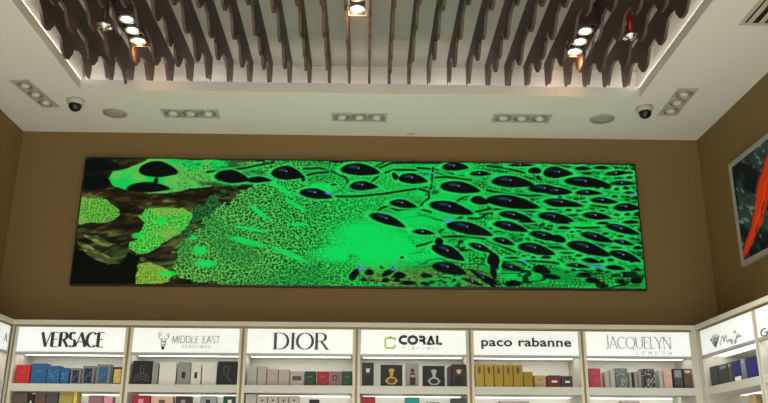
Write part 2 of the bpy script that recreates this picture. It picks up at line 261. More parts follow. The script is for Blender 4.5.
M_red = mat('red pipe paint', rgb(150, 12, 16), .35)
M_chrome = mat('chrome', rgb(205, 200, 200), .2, .9)

# ------------------------------------------------------------------ room shell
YB = -3.2                      # open shop front behind the viewpoint
zt = Z0+ZT+.008
struct(MB().box(XL-.3, XR+.3, D, D+.4, zt, Z0+3.2).build('wall_back', M_wall))
struct(MB().box(XL-.3, XR+.3, D+.25, D+.4, 0, zt).build('wall_back_lower', M_wall))
struct(MB().box(XL-.4, XL, YB, D+.1, zt, Z0+3.2).build('wall_left', M_wall))
struct(MB().box(XL-.4, XL-.2, YB, D+.25, 0, zt).build('wall_left_lower', M_wall))
struct(MB().box(XR, XR+.4, YB, D+.1, zt, Z0+3.2).build('wall_right', M_wall))
struct(MB().box(XR+.2, XR+.4, YB, D+.25, 0, zt).build('wall_right_lower', M_wall))
struct(MB().box(XL-.4, XR+.4, YB-1.5, D+.4, -.1, 0).build('floor', M_floor))
CL, CR, YC, YN = -1.984, 1.891, 5.12, 1.9
zc = Z0+ZC; zl = Z0+2.4985; zr = Z0+2.72; LG = .172; LS = .05
c = MB()
for x0, x1, y0, y1 in ((XL-.1, CL, YB, D+.1), (CR, XR+.1, YB, D+.1), (CL, CR, YC, D+.1), (CL, CR, YB, YN)):
    c.box(x0, x1, y0, y1, zc, zl)
struct(c.build('ceiling', M_ceil))
c = MB()
c.box(CL-LS-.05, CR+LS+.05, YN-LG-.05, YC+LG+.05, zr, zr+.05)
struct(c.build('ceiling_recess', mat('recess paint with painted shade', rgb(176, 178, 166), .8, var=.02)))  # greyed and greened in colour to imitate dimmer light above the fins
c = MB()
for x0, x1, y0, y1 in ((CL-LS-.05, CL-LS, YN-LG-.05, YC+LG+.05), (CR+LS, CR+LS+.05, YN-LG-.05, YC+LG+.05), (CL-LS, CR+LS, YC+LG, YC+LG+.05), (CL-LS, CR+LS, YN-LG-.05, YN-LG)):
    c.box(x0, x1, y0, y1, zl, zr)
struct(c.build('trim_1', M_cove))                       # side walls of the cove
c = MB()
for x0, x1, y0, y1 in ((CL-.028, CL-.010, YN-.05, YC+.05), (CR+.010, CR+.028, YN-.05, YC+.05), (CL, CR, YC+.03, YC+.06), (CL, CR, YN-.06, YN-.03)):
    c.box(x0, x1, y0, y1, zl+.002, zl+.014)
tag(c.build('cove_light_strip', M_cled), 'thin warm white light strip hidden on the ledge around the ceiling recess', 'light strip')

# ------------------------------------------------------------------ ceiling fins
def fin_mesh(tips, X, seed):
    rnd = random.Random(seed)
    tips = [(y, z-(.014 if i == 0 else .006)) for i, (y, z) in enumerate(tips)]
    while tips[-1][0] > YN+.55:
        tips.append((tips[-1][0]-rnd.uniform(.3, .42), 2.475+rnd.uniform(-.02, .02)))
    yend = tips[0][0]+.05
    pts = [(yend, 2.72), (yend+.004, 2.60), (yend, 2.565), (yend-.012, tips[0][1]+.01), (yend-.03, tips[0][1]+.001)]
    for i, ((a, za), (b, zb)) in enumerate(zip(tips, tips[1:])):
        g_ = a-b; up_ = .09 if i == 0 else rnd.uniform(.08, .1)
        pts += [(a-.04, za), (a-.055, za+.006), (a-.075, za+.022)]
        pts += [(a-.115, za+up_*.68), (a-.40*g_, za+up_*.98), (a-.55*g_, za+up_), (b+.24*g_, za+(zb-za)*.6+up_-.002), (b+.085, zb+up_*.8)]
        pts += [(b+.05, zb+.028), (b+.034, zb+.008), (b+.02, zb)]
    pts.append((tips[-1][0]-.06, tips[-1][1]+.02)); pts.append((tips[-1][0]-.1, 2.72))
    clean = [pts[0]]
    for p_ in pts[1:]:
        if abs(p_[0]-clean[-1][0])+abs(p_[1]-clean[-1][1]) > 1e-4: clean.append(p_)
    return MB().prism([(y, z+Z0) for y, z in clean], 'x', X-.009, X+.009)
ORD = ['first', 'second', 'third', 'fourth', 'fifth', 'sixth', 'seventh', 'eighth', 'ninth', 'tenth', 'eleventh', 'twelfth', 'thirteenth', 'fourteenth']
for k, (X, tips) in enumerate(FINS):
    if k < 14: lab = 'brown scalloped ceiling fin, %s from the left side of the recess' % ORD[k]
    else: lab = 'brown scalloped ceiling fin, %s from the right side of the recess' % ORD[27-k]
    tag(fin_mesh(tips, X, k).build('ceiling_fin', M_fin), lab, 'ceiling fin', 'scalloped brown fins hanging in the ceiling recess')

# ------------------------------------------------------------------ ceiling fixtures
def triple(name, w, l, lit, h, label, group, loc, rz, n=3, hm=None):
    """rectangular fixture with lamps in a row along its local x"""
    root = empty(name, loc, rz); tag(root, label, 'ceiling light', group)
    t = MB()
    t.box(-l/2, l/2, -w/2, -w/2+.01, -.006, h); t.box(-l/2, l/2, w/2-.01, w/2, -.006, h)
    t.box(-l/2, -l/2+.01, -w/2+.01, w/2-.01, -.006, h); t.box(l/2-.01, l/2, -w/2+.01, w/2-.01, -.006, h)
    t.box(-l/2+.01, l/2-.01, -w/2+.01, w/2-.01, h-.004 if lit else -.002, h if lit else .0)
    t.build('housing', hm or (M_house if lit else M_trimw), root)
    r = min(w*(.46 if lit else .40), l/n*.44)
    for i in range(n):
        x = (i-(n-1)/2)*(l*.94/n)
        lp = MB().lathe([(r, .0), (r, -.012), (r*.82, -.014), (r*.78, -.004), (r*.7, -.002)], (x, 0, 0)).build('lamp_ring', M_ring, root)
        MB().lathe([(r*.60, -.004), (r*.54, -.010), (r*.40, -.016), (r*.15, -.019)], (x, 0, 0)).build('lamp', M_hot if lit else M_bulb, lp)
        if not lit: MB().lathe([(r*.8, -.0015), (r*.8, -.003), (r*.5, -.0035)], (x, 0, 0)).build('reflector', M_refl, lp)
    return root
triple('ceiling_downlight', .13, .44, False, .02, 'unlit triple ceiling downlight near the left camera, running along the left wall', 'triple downlights set in the ceiling', (-2.315, 5.205, zc), R(82))
triple('ceiling_downlight', .15, .41, False, .02, 'unlit triple ceiling downlight above the left part of the green screen', 'triple downlights set in the ceiling', (-1.30, 5.50, zc), 0)
triple('ceiling_downlight', .15, .41, False, .02, 'unlit triple ceiling downlight above the middle of the green screen', 'triple downlights set in the ceiling', (-.065, 5.525, zc), 0)
triple('ceiling_downlight', .15, .43, False, .02, 'unlit triple ceiling downlight above the right part of the green screen', 'triple downlights set in the ceiling', (1.135, 5.50, zc), 0)
triple('ceiling_downlight', .14, .45, False, .02, 'unlit triple ceiling downlight right of the right camera, running along the right wall', 'triple downlights set in the ceiling', (2.18, 5.19, zc), R(88))
spots = []
for X, Y, lab in ((-1.465, 4.50, 'lit lamp box hanging between the fins at the left of the recess'),
                  (-.07, 4.075, 'lit lamp box hanging between the fins at the middle of the recess'),
                  (1.335, 4.55, 'lit lamp box hanging between the fins at the right of the recess')):
    triple('spotlight_box', .11, .42, True, .12, lab, 'lit lamp boxes between the fins', (X, Y, Z0+2.545), R(90), 3, M_trimw if abs(X) < .1 else None)  # middle housing gets the pale material to imitate its lit look
    spots.append((X, Y))
    l = bpy.data.lights.new('added_fin_glow', 'POINT'); l.energy = GLOW_E; l.color = (1, .5, .22); l.shadow_soft_size = .02  # added orange point light beside each lamp box, warms the nearby fins
    o = bpy.data.objects.new('added_fin_glow', l); C.objects.link(o); o.location = (X+(-.02 if X < 0 else .02), Y+.24, Z0+2.51)
def spot(x, y, z, e, tx, ty, size=80, col=(1, .97, .92)):
    l = bpy.data.lights.new('spot', 'SPOT'); l.energy = e; l.spot_size = R(size); l.spot_blend = .6; l.shadow_soft_size = .04; l.color = col
    o = bpy.data.objects.new('lamp_or_fill_spot', l); C.objects.link(o); o.location = (x, y, z)
    o.rotation_euler = (Vector((tx, ty, 0))-Vector((x, y, z))).to_track_quat('-Z', 'Y').to_euler()
for X, Y in spots:
    spot(X, Y, Z0+2.52, SPOT_E, X, Y-1.2)
for X in (-1.46, -.07, 1.34):  # added spots with no fixtures, their floor bounce fills the room
    spot(X, 2.5, Z0+2.52, SPOT_E*1.2, X, 2.0, 110)
    spot(X, .2, Z0+2.38, SPOT_E*1.2, X, 0, 110)
    spot(X*.9, 3.9, Z0+2.38, SPOT_E, X*1.5, 4.0, 100)

def camera_dome(x, y, lab):
    root = empty('security_camera', (x, y, zc)); tag(root, lab, 'security camera', 'dome cameras on the ceiling')
    MB().lathe([(.062, .001), (.062, -.012), (.055, -.03), (.046, -.036)]).build('base', M_trimw, root)
    MB().lathe([(.044, -.034), (.044, -.05), (.038, -.066), (.026, -.078), (.01, -.084)]).build('dome', M_black, root)
camera_dome(-2.07, 5.30, 'white based black dome camera on the ceiling near the left downlight')
camera_dome(1.98, 5.285, 'white based black dome camera on the ceiling near the right downlight')
M_grille = mat('perforated speaker grille', rgb(158, 156, 142), .7, bump=.3, bscale=300)
for x, y, w in ((-1.86, 5.52, 'left'), (1.735, 5.50, 'right')):
    root = empty('ceiling_speaker', (x, y, zc)); tag(root, 'round grey flush ceiling speaker at the %s end of the ceiling strip above the screen' % w, 'speaker', 'round flush speakers in the ceiling')
    MB().lathe([(.092, 0), (.092, -.003), (.082, -.004), (.082, 0)]).build('rim', M_trimw, root)
    MB().lathe([(.08, -.0005), (.08, -.0035), (.04, -.005)]).build('grille', M_grille, root)
# air vent, front right of the ceiling
root = empty('ceiling_vent', (2.33, 3.82, zc)); tag(root, 'white ceiling air vent with dark slots near the right wall', 'air vent')
f = MB(); f.box(-.19, -.165, -.3, .3, -.006, 0); f.box(.165, .19, -.3, .3, -.006, 0); f.box(-.165, .165, -.3, -.275, -.006, 0); f.box(-.165, .165, .275, .3, -.006, 0); f.build('frame', M_trimw, root)
MB().box(-.165, .165, -.275, .275, -.002, -.0005).build('backing', M_black, root)
for i in range(5):
    x = -.135+i*.0675
    MB().prism([(x-.014, -.0022), (x+.008, -.0022), (x+.014, -.007), (x-.008, -.007)], 'y', -.275, .275).build('slat', M_trimw, root)
tag(MB().box(.305, .365, 5.830, 5.838, zc-.003, zc).build('ceiling_slot', M_black), 'tiny dark slot in the ceiling just above the wall, right of the middle downlight', 'slot')
def sprinkler(x, y, zb, lab, m):
    root = empty('sprinkler', (x, y, zr)); tag(root, lab, 'sprinkler', 'fire sprinklers between the fins')
    h = zb-zr
    MB().tube([(0, 0, 0), (0, 0, h+.03)], .019, 14).build('pipe', m, root)
    MB().lathe([(.014, h+.032), (.02, h+.02), (.018, h+.008), (.048, h+.004), (.05, h-.004), (.02, h-.008), (.012, h-.02)]).build('head', M_chrome, root)
sprinkler(1.612, 4.41, Z0+2.50, 'red sprinkler pipe with chrome head between fins at the right', M_red)
sprinkler(-1.605, 4.39, Z0+2.50, 'dark sprinkler pipe with chrome head between fins at the left', M_house)

# ------------------------------------------------------------------ noise for the two pictures
rs = np.random.RandomState(7)
_lat = rs.rand(256, 256)
def vnoise(x, y, s):
    x = x/s+50; y = y/s+50
    xi = np.floor(x).astype(int); yi = np.floor(y).astype(int); fx = x-xi; fy = y-yi
    fx = fx*fx*(3-2*fx); fy = fy*fy*(3-2*fy)
    L = lambda a, b: _lat[a % 256, b % 256]
    return (L(xi, yi)*(1-fx)+L(xi+1, yi)*fx)*(1-fy)+(L(xi, yi+1)*(1-fx)+L(xi+1, yi+1)*fx)*fy
def fbm(x, y, s): return .5*vnoise(x, y, s)+.28*vnoise(x+31, y+7, s/2)+.15*vnoise(x+3, y+71, s/4)+.07*vnoise(x, y+19, s/8)
def cells(x, y, s, sy=1.0):
    """distance to the nearest and second nearest jittered lattice point"""
    x = x/s+50; y = y/(s*sy)+50; xi = np.floor(x).astype(int); yi = np.floor(y).astype(int)
    d1 = np.full(x.shape, 9.); d2 = np.full(x.shape, 9.)
    for a in (-1, 0, 1):
        for b in (-1, 0, 1):
            u = xi+a; v = yi+b
            px = u+.15+.7*_lat[u % 256, v % 256]; py = v+.15+.7*_lat[(u+91) % 256, (v+37) % 256]
            d = np.hypot(px-x, py-y); d2 = np.where(d < d1, d1, np.minimum(d2, d)); d1 = np.minimum(d1, d)
    return d1, d2
def inpoly(x, y, P):
    r = np.zeros(x.shape, bool); n = len(P)
    for i in range(n):
        x0, y0 = P[i]; x1, y1 = P[(i+1) % n]
        if y0 == y1: continue
        r ^= ((y0 > y) != (y1 > y)) & (x < (x1-x0)*(y-y0)/(y1-y0)+x0)
    return r
def seg(x, y, a, b):
    dx, dy = b[0]-a[0], b[1]-a[1]; t = np.clip(((x-a[0])*dx+(y-a[1])*dy)/(dx*dx+dy*dy+1e-9), 0, 1)
    return np.hypot(x-a[0]-t*dx, y-a[1]-t*dy)
def sm(e0, e1, v):
    t = np.clip((v-e0)/(e1-e0), 0, 1); return t*t*(3-2*t)
def picture_mesh(name, co, col, nu, nv, m, parent):
    """co: (nv,nu,3) points, col: (nv,nu,3) linear colours"""
    me = bpy.data.meshes.new(name)
    idx = np.arange(nu*nv).reshape(nv, nu)
    q = np.stack([idx[:-1, :-1], idx[:-1, 1:], idx[1:, 1:], idx[1:, :-1]], -1).reshape(-1, 4)
    me.vertices.add(nu*nv); me.vertices.foreach_set('co', co.reshape(-1))
    me.loops.add(q.size); me.loops.foreach_set('vertex_index', q.reshape(-1))
    me.polygons.add(len(q)); me.polygons.foreach_set('loop_start', np.arange(0, q.size, 4)); me.polygons.foreach_set('loop_total', np.full(len(q), 4))
    me.update(calc_edges=True)
    at = me.color_attributes.new('picture', 'FLOAT_COLOR', 'POINT')
    at.data.foreach_set('color', np.concatenate([col.reshape(-1, 3), np.ones((nu*nv, 1))], 1).astype(np.float32).reshape(-1))
    me.materials.append(m)
    o = bpy.data.objects.new(name, me); C.objects.link(o); o.parent = parent
    return o
def attr_mat(name, emit, base, rough):
    m = bpy.data.materials.new(name); m.use_nodes = True; nt = m.node_tree; b = nt.nodes['Principled BSDF']
    a = nt.nodes.new('ShaderNodeAttribute'); a.attribute_name = 'picture'
    b.inputs['Roughness'].default_value = rough
    if emit > 0:
        b.inputs['Base Color'].default_value = (.002, .002, .002, 1); b.inputs['Specular IOR Level'].default_value = .06; nt.links.new(a.outputs['Color'], b.inputs['Emission Color']); b.inputs['Emission Strength'].default_value = emit
    if base: nt.links.new(a.outputs['Color'], b.inputs['Base Color'])
    return m

# ------------------------------------------------------------------ big screen
NU, NV = 842, 190
S, T = np.meshgrid(np.linspace(0, 561, NU), np.linspace(0, 126, NV))
def L3(c): return np.array([lin(v) for v in c])
def mix(img, c, a): return img*(1-a[..., None])+L3(c)*a[..., None]
wx = (fbm(S, T, 14)-.5)*10; wy = (fbm(S+99, T+50, 14)-.5)*8
SW, TW = S+wx, T+wy
img = np.zeros(S.shape+(3,))+L3((26, 26, 12))
n1 = fbm(S*.35+T*.3, T-S*.08, 5); n2 = fbm(S*.3, T+S*.12, 9)
img = mix(img, (62, 56, 30), sm(.45, .7, n1)*.9); img = mix(img, (54, 84, 40), sm(.52, .75, n2)*.8)
pb = inpoly(SW, TW, POLY['brown']).astype(float)
img = mix(img, (64, 50, 28), pb*.7); img = mix(img, (120, 118, 64), pb*sm(.55, .8, n1)*.9); img = mix(img, (14, 14, 6), pb*sm(.55, .4, n2)*.75)
stk = vnoise(S*.25+T*.18, T*1.0-S*.22, 2.6); img = mix(img, (8, 9, 4), sm(.5, .3, stk)*.7); img = mix(img, (98, 112, 52), sm(.72, .92, stk)*.6)
d1, d2 = cells(S+wx*.4, T+wy*.4, 3.0, .75)
pt_ = sm(.35, .6, fbm(S, T, 10))*inpoly(SW+wx, TW+wy, POLY['teal'])
pt_ = inpoly(SW+wx, TW+wy, POLY['teal'])*sm(.42, .54, fbm(S*.6+T*.5, T-S*.2, 9)); img = mix(img, (34, 128, 62), pt_*.8); img = mix(img, (5, 14, 8), sm(.3, .5, d1)*.8*pt_)
img = mix(img, (4, 8, 4), inpoly(S+wx*.4, T+wy*.4, POLY['black']).astype(float))
for kf in ('leaf1', 'leaf2'):
    m_ = inpoly(S+wx*.4, T+wy*.4, POLY[kf]).astype(float); img = mix(img, (66, 78, 36), m_*.8); img = mix(img, (128, 140, 76), m_*sm(.5, .66, n1))
# the large field
fld = inpoly(S+wx*1.6+(fbm(S+9, T, 4)-.5)*12, T+wy*1.6+(fbm(S, T+77, 4)-.5)*10, POLY['field']).astype(float)
g = np.zeros_like(img)+L3((30, 214, 84))
left = 1-sm(150, 290, S)
g = mix(g, (76, 200, 84), left*.8)
dots = sm(.36, .58, d1)
f1, f2 = cells(S+T*.25+wx*.8, T-S*.12+wy*.8, 2.9, .8)
tone = sm(.35, .65, fbm(S, T, 30))
g = mix(g, (96, 190, 84), tone*(1-sm(140, 260, S))*.6); g = mix(g, (132, 186, 74), (1-sm(90, 230, S+T*.6))*.55)
g = mix(g, (3, 46, 18), sm(.50, .30, f1)*(.95-.45*sm(220, 340, S)))
g = mix(g, (10, 120, 48), sm(.45, .7, fbm(S+200, T, 40))*.45)
bigp = np.zeros(S.shape)
for cx, cy, rx, ry, st_ in ((285, 50, 42, 17, .9), (325, 38, 60, 16, .95), (275, 32, 45, 12, .9), (335, 66, 30, 14, .8), (300, 22, 30, 8, .7), (352, 92, 30, 5, .6)):
    bigp = np.maximum(bigp, st_*sm(.3, .55, fbm(S+17, T+5, 16)+.12)*sm(1.25, .5, np.hypot((SW*1.0-cx)/rx, (TW-cy)/ry)))
for cx, cy, rx, ry, an in ((200, 96, 16, 3, -35), (214, 80, 14, 2.5, -30), (178, 72, 14, 2.5, -35), (168, 42, 20, 3.2, -14), (210, 30, 22, 3, -22), (170, 55, 18, 1.8, -10), (218, 60, 10, 2, 0), (240, 98, 14, 6, -8), (128, 20, 12, 4, 0), (110, 48, 9, 4, -20), (122, 33, 8, 5, 0)):
    a_ = R(an); u = (S-cx)*math.cos(a_)+(T-cy)*math.sin(a_); v = -(S-cx)*math.sin(a_)+(T-cy)*math.cos(a_)
    bigp = np.maximum(bigp, .85*sm(1.2, .6, np.hypot(u/rx, v/ry)))
g = mix(g, (0, 226, 92), bigp)
right = sm(330, 420, S+T*.3)
c1, c2 = cells(S, T, 4.0, .7)
patch = sm(.40, .52, fbm(S*.7, T*1.4, 16))
g = mix(g, (6, 204, 80), right*.85); g = mix(g, (6, 84, 40), sm(360, 430, S)*sm(.45, .65, fbm(S*.6+300, T*1.6, 14))*.45)
g = mix(g, (4, 40, 18), sm(300, 400, S)*patch*sm(.30, .10, c2-c1)*.95); g = mix(g, (150, 160, 60), right*patch*sm(.25, .1, c1)*.4)
e1, e2 = cells(S, T, 7.5, .45)
g = mix(g, (4, 30, 14), sm(380, 460, S)*sm(.42, .32, e1)*sm(.38, .46, fbm(S, T*1.5, 20))*.98*(.25+.75*sm(14, 34, T)))
for sc_, of_, th_ in ((12.5, 0, .085), (17.0, 7.3, .07)):
    ph = ((T+(fbm(S*.45+of_*9, T*.8, 26)-.5)*46+S*.07+of_)/sc_) % 1
    g = mix(g, (2, 16, 8), sm(310, 370, S)*sm(th_, th_*.45, np.abs(ph-.5))*sm(.36, .46, fbm(S*.6+of_*30, T, 18))*.95)
bot = sm(26, 6, T)*sm(235, 300, S)*sm(430, 380, S)
g = mix(g, (110, 110, 40), bot*.5*patch); g = mix(g, (8, 50, 20), bot*sm(.3, .2, e1)*.9)
img = img*(1-fld[..., None])+g*fld[..., None]
# coral patches
for kf, cc in (('coral1', (104, 190, 66)), ('coral2', (84, 214, 74)), ('coral3', (140, 186, 60))):
    pm = inpoly(S+wx*.7, T+wy*.7, POLY[kf]).astype(float)
    img = mix(img, cc, pm); img = mix(img, (30, 80, 24), pm*sm(.42, .24, d1)*.85); img = mix(img, (150, 170, 80), pm*sm(.55, .7, n2)*.5)
for cx, cy, rx, ry in ((82, 62, 5, 4), (60, 47, 6, 3), (92, 10, 9, 3)):
    img = mix(img, (10, 226, 70), .85*sm(1.25, .7, np.hypot((S-cx)/rx, (T-cy)/ry)))
br = inpoly(S+wx*.35, T+wy*.35, POLY['bright']).astype(float)
gb = np.zeros_like(img)+L3((20, 206, 84))
lb = sm(150, 90, S)
gb = mix(gb, (110, 190, 80), sm(.5, .62, fbm(S, T, 18))*.7); gb = mix(gb, (14, 110, 50), sm(.4, .6, d1)*sm(.4, .55, fbm(S+40, T, 16))*.8*sm(70, 110, S)); gb = mix(gb, (40, 60, 26), sm(.52, .68, n2)*sm(90, 130, S)*sm(240, 190, S)*.85)
img = img*(1-br[..., None])+gb*br[..., None]
# flow lines, droplets with bright rims and small highlights
for cv in CURV:
    dd = np.full(S.shape, 99.)
    for a, b in zip(cv, cv[1:]): dd = np.minimum(dd, seg(S+wx*.12, T+wy*.12, a, b))
    img = mix(img, (16, 226, 92), sm(3.2, 2.2, dd)*.5*np.maximum(fld, br)); img = mix(img, (2, 12, 6), sm(1.7, .9, dd)*.97)
sp = [(x, y, rx*1.08, ry*1.16, an) for x, y, rx, ry, an in BLOBS]
for pas in (0, 1):
    for x, y, rx, ry, an in sp:
        a_ = R(an); dx = S-x; dy = T-y
        msk = (np.abs(dx) < rx+5) & (np.abs(dy) < rx*.6+ry+5)
        jj = np.where(msk)
        if len(jj[0]) == 0: continue
        r0, r1, c0, c1_ = jj[0].min(), jj[0].max()+1, jj[1].min(), jj[1].max()+1
        ddx = dx[r0:r1, c0:c1_]+wx[r0:r1, c0:c1_]*.12; ddy = dy[r0:r1, c0:c1_]+wy[r0:r1, c0:c1_]*.12
        u = ddx*math.cos(a_)+ddy*math.sin(a_); v = -ddx*math.sin(a_)+ddy*math.cos(a_)
        v = v+ry*.25*(u/rx)**2
        tap = 1-.38*np.clip(u/rx, 0, 1) if rx > 9 else 1
        q = (np.hypot(u/rx, v/(ry*tap))-1)*min(rx, ry)
        sub = img[r0:r1, c0:c1_]
        if pas == 0: sub = mix(sub, (40, 232, 104), sm(2.2, 1.2, q)*(.55 if x > 75 and y > 20 else 0)*(fld[r0:r1, c0:c1_].max() > 0))
        else:
            sub = mix(sub, (2, 8, 9), sm(.5, -.5, q))
            if rx > 11 and x > 200:
                hl = np.hypot((u+rx*.35)/(rx*.32), (v-ry*.35)/(ry*.25)); sub = mix(sub, (40, 90, 120), sm(1.1, .3, hl)*.5)
                hl = np.hypot((u+rx*.1)/1.2, (v-ry*.2)/.8); sub = mix(sub, (150, 170, 220), sm(1.1, .5, hl)*.7)
        img[r0:r1, c0:c1_] = sub
for x, y, rx, ry, an in ((281, 17.5, 4, 2, 50), (313, 17, 3.6, 1.5, 30), (368, 66, 6, 2, 0), (514, 21, 8, 1.2, -3), (442, 26, 3.5, 1.5, -10), (558, 95, 6, .8, 0), (350, 115, 5, 1.2, 0), (247, 92, 4, 1.3, -5)):
    a_ = R(an); u = (S-x)*math.cos(a_)+(T-y)*math.sin(a_); v = -(S-x)*math.sin(a_)+(T-y)*math.cos(a_)
    img = mix(img, (80, 140, 220), sm(1.2, .5, np.hypot(u/rx, v/ry))*.85)
SX0, SX1, SZ0, SZ1 = -2.143, 2.061, 1.2215, 2.192
root = empty('video_screen', ((SX0+SX1)/2, D, Z0+SZ0)); tag(root, 'long wall mounted video screen showing bright green cells with black droplets', 'screen')
cx_ = (SX0+SX1)/2; ly = -.049
MB().bbox(SX0-cx_-.012, SX1-cx_+.012, -.045, -.003, -.012, SZ1-SZ0+.012, .003).build('casing', M_black, root)
co = np.zeros((NV, NU, 3)); co[..., 0] = SX0-cx_+S/561*(SX1-SX0); co[..., 1] = ly; co[..., 2] = T/126*(SZ1-SZ0)
picture_mesh('display', co, img, NU, NV, attr_mat('screen picture', SCREEN_E, False, .6), root)

# ------------------------------------------------------------------ framed picture on the right wall
PY1, PY0, PZ0, PZ1 = 5.365, 3.95, 1.283, 2.022
root = empty('framed_picture', (XR, PY0, Z0+PZ0)); tag(root, 'pale framed dark picture with a red orange stream on the right wall', 'picture')
f = MB(); w = PY1-PY0; h = PZ1-PZ0; t = .032
f.box(-.03, -.001, 0, w, 0, t); f.box(-.03, -.001, 0, w, h-t, h); f.box(-.03, -.001, 0, t, t, h-t); f.box(-.03, -.001, w-t, w, t, h-t)
f.build('frame', mat('pale grey frame', rgb(172, 168, 158), .45, .2, var=.03), root)
U, V = np.meshgrid(np.linspace(t, w-t, 260), np.linspace(t, h-t, 150))
yy = PY0+U; zz = PZ0+V; ax = (5.36-yy); az = zz-1.28
k1 = fbm(ax*100, az*100+ax*60, 14); k2 = fbm(ax*100+az*70, az*100, 5)
pi = np.zeros(U.shape+(3,))+L3((22, 34, 34)); pi = mix(pi, (52, 74, 72), sm(.45, .7, k1)); pi = mix(pi, (150, 170, 165), sm(.62, .76, k2)*sm(.42, .6, k1)*.7)
line_ = ax-(.06+(az-.10)*1.30+.12*np.sin(az*9)*.35)-(k1-.5)*.12
wd = .05+.15*np.clip((az-.02)/.6, 0, 1)
pi = mix(pi, (225, 62, 30), sm(wd, wd*.6, np.abs(line_))*sm(.02, .1, az)); pi = mix(pi, (250, 120, 60), sm(.012, .0, np.abs(line_-.01*np.sin(az*40)))*sm(.05, .2, az)*.8)
pi = mix(pi, (60, 14, 8), sm(.03, .01, np.abs(line_-.035))*sm(.55, .65, k2)*.7)
co = np.zeros(U.shape+(3,)); co[..., 0] = -.022; co[..., 1] = U; co[..., 2] = V
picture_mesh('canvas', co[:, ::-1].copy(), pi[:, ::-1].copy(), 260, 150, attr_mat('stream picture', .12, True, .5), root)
MB().box(-.02, -.002, t, w-t, t, h-t).build('backing', M_black, root)

# ------------------------------------------------------------------ stroke letters
def arc(cx, cz, rx, rz, a0, a1, n=14):
    return [(cx+rx*math.cos(R(a0+(a1-a0)*i/n)), cz+rz*math.sin(R(a0+(a1-a0)*i/n))) for i in range(n+1)]
def glyph(ch):
    """(advance, [strokes]) for a capital of height 1"""
    G = {
     'A': (.78, [[(.0, 0), (.36, 1)], [(.36, 1), (.74, 0)], [(.14, .34), (.6, .34)]]),
     'C': (.78, [arc(.42, .5, .4, .5, 48, 312, 20)]),
     'D': (.82, [[(.08, 0), (.08, 1)], [(.08, 1), (.3, 1)]+arc(.32, .5, .44, .5, 90, -90, 16)+[(.08, 0)]]),
     'E': (.6, [[(.08, 0), (.08, 1)], [(.08, 1), (.52, 1)], [(.08, .52), (.46, .52)], [(.08, 0), (.54, 0)]]),
     'F': (.56, [[(.08, 0), (.08, 1)], [(.08, 1), (.52, 1)], [(.08, .52), (.46, .52)]]),
     'G': (.84, [arc(.44, .5, .4, .5, 48, 360, 22)+[(.84, .46), (.5, .46)]]),
     'H': (.8, [[(.08, 0), (.08, 1)], [(.7, 0), (.7, 1)], [(.08, .5), (.7, .5)]]),
     'I': (.2, [[(.1, 0), (.1, 1)]]),
     'J': (.4, [[(.3, 1), (.3, .12), (.24, -.02), (.1, -.08)]]),
     'L': (.54, [[(.08, 1), (.08, 0)], [(.08, 0), (.52, 0)]]),
     'M': (.9, [[(.06, 0), (.1, 1)], [(.1, 1), (.45, .1)], [(.45, .1), (.8, 1)], [(.8, 1), (.84, 0)]]),
     'N': (.82, [[(.08, 0), (.08, 1)], [(.08, 1), (.72, 0)], [(.72, 0), (.72, 1)]]),
     'O': (.9, [arc(.45, .5, .42, .5, 0, 360, 28)]),
     'P': (.6, [[(.08, 0), (.08, 1)], [(.08, 1), (.3, 1)]+arc(.3, .74, .24, .26, 90, -90, 12)+[(.08, .48)]]),
     'Q': (.92, [arc(.45, .5, .42, .5, 0, 360, 28), [(.5, .1), (.7, -.06), (.95, -.14)]]),
     'R': (.68, [[(.08, 0), (.08, 1)], [(.08, 1), (.3, 1)]+arc(.32, .75, .24, .25, 90, -90, 12)+[(.1, .5)], [(.32, .5), (.66, 0)]]),
     'S': (.56, [arc(.29, .75, .2, .25, 40, 270, 14)+arc(.29, .25, .22, .25, 90, -140, 14)]),
     'T': (.66, [[(.33, 0), (.33, 1)], [(.02, 1), (.64, 1)]]),
     'U': (.78, [[(.08, 1), (.08, .35)]+arc(.38, .32, .3, .32, 180, 360, 14)+[(.68, .35), (.68, 1)]]),
     'V': (.7, [[(.0, 1), (.34, 0)], [(.34, 0), (.66, 1)]]),
     'Y': (.7, [[(.0, 1), (.34, .45)], [(.34, .45), (.34, 0)], [(.34, .45), (.66, 1)]]),
     ' ': (.42, []),
    }
    return G[ch]
def lettering(word, box, tn, tk, m, parent, origin, name='lettering', gap=.08, serif=0, big=None, depth=.004, label=None):
    """word fitted into box (x0,z0,x1,z1); tn/tk stroke widths in metres"""
    x0, z0, x1, z1 = box; H = z1-z0
    adv = [glyph(c_)[0]*(big if (big and i == 0) else 1) for i, c_ in enumerate(word)]
    tot = sum(adv)+gap*(len(word)-1); kx = (x1-x0)/tot; x = 0; mb = MB()
    for i, ch in enumerate(word):
        sc = big if (big and i == 0) else 1
        for st_ in glyph(ch)[1]:
            pts = [((x+px*sc)*kx+x0-origin[0], z0+pz*sc*H-origin[2]) for px, pz in st_]
            up = st_[0][1] < st_[-1][1]
            thin = (ch == 'A' and st_[0] == (0.0, 0)) or (ch in 'VY' and st_[-1][0] == .66) or (ch == 'M' and st_[0][0] in (.06, .45)) or (ch == 'N' and abs(st_[0][0]-st_[-1][0]) < .01) or (ch in 'U' and False)
            mb.stroke(pts, tn, tn*1.2 if thin else tk, -.001-depth, 0)
            if serif and len(st_) == 2:
                for px, pz in st_:
                    if pz in (0, 1) and abs(st_[0][1]-st_[1][1]) > .4:
                        X_ = (x+px*sc)*kx+x0-origin[0]; Z_ = z0+pz*sc*H-origin[2]
                        mb.stroke([(X_-serif, Z_), (X_+serif, Z_)], tn, tn, -.001-depth, 0)
        x += adv[i]+gap
    o = mb.build(name, m, parent, label)
    return o
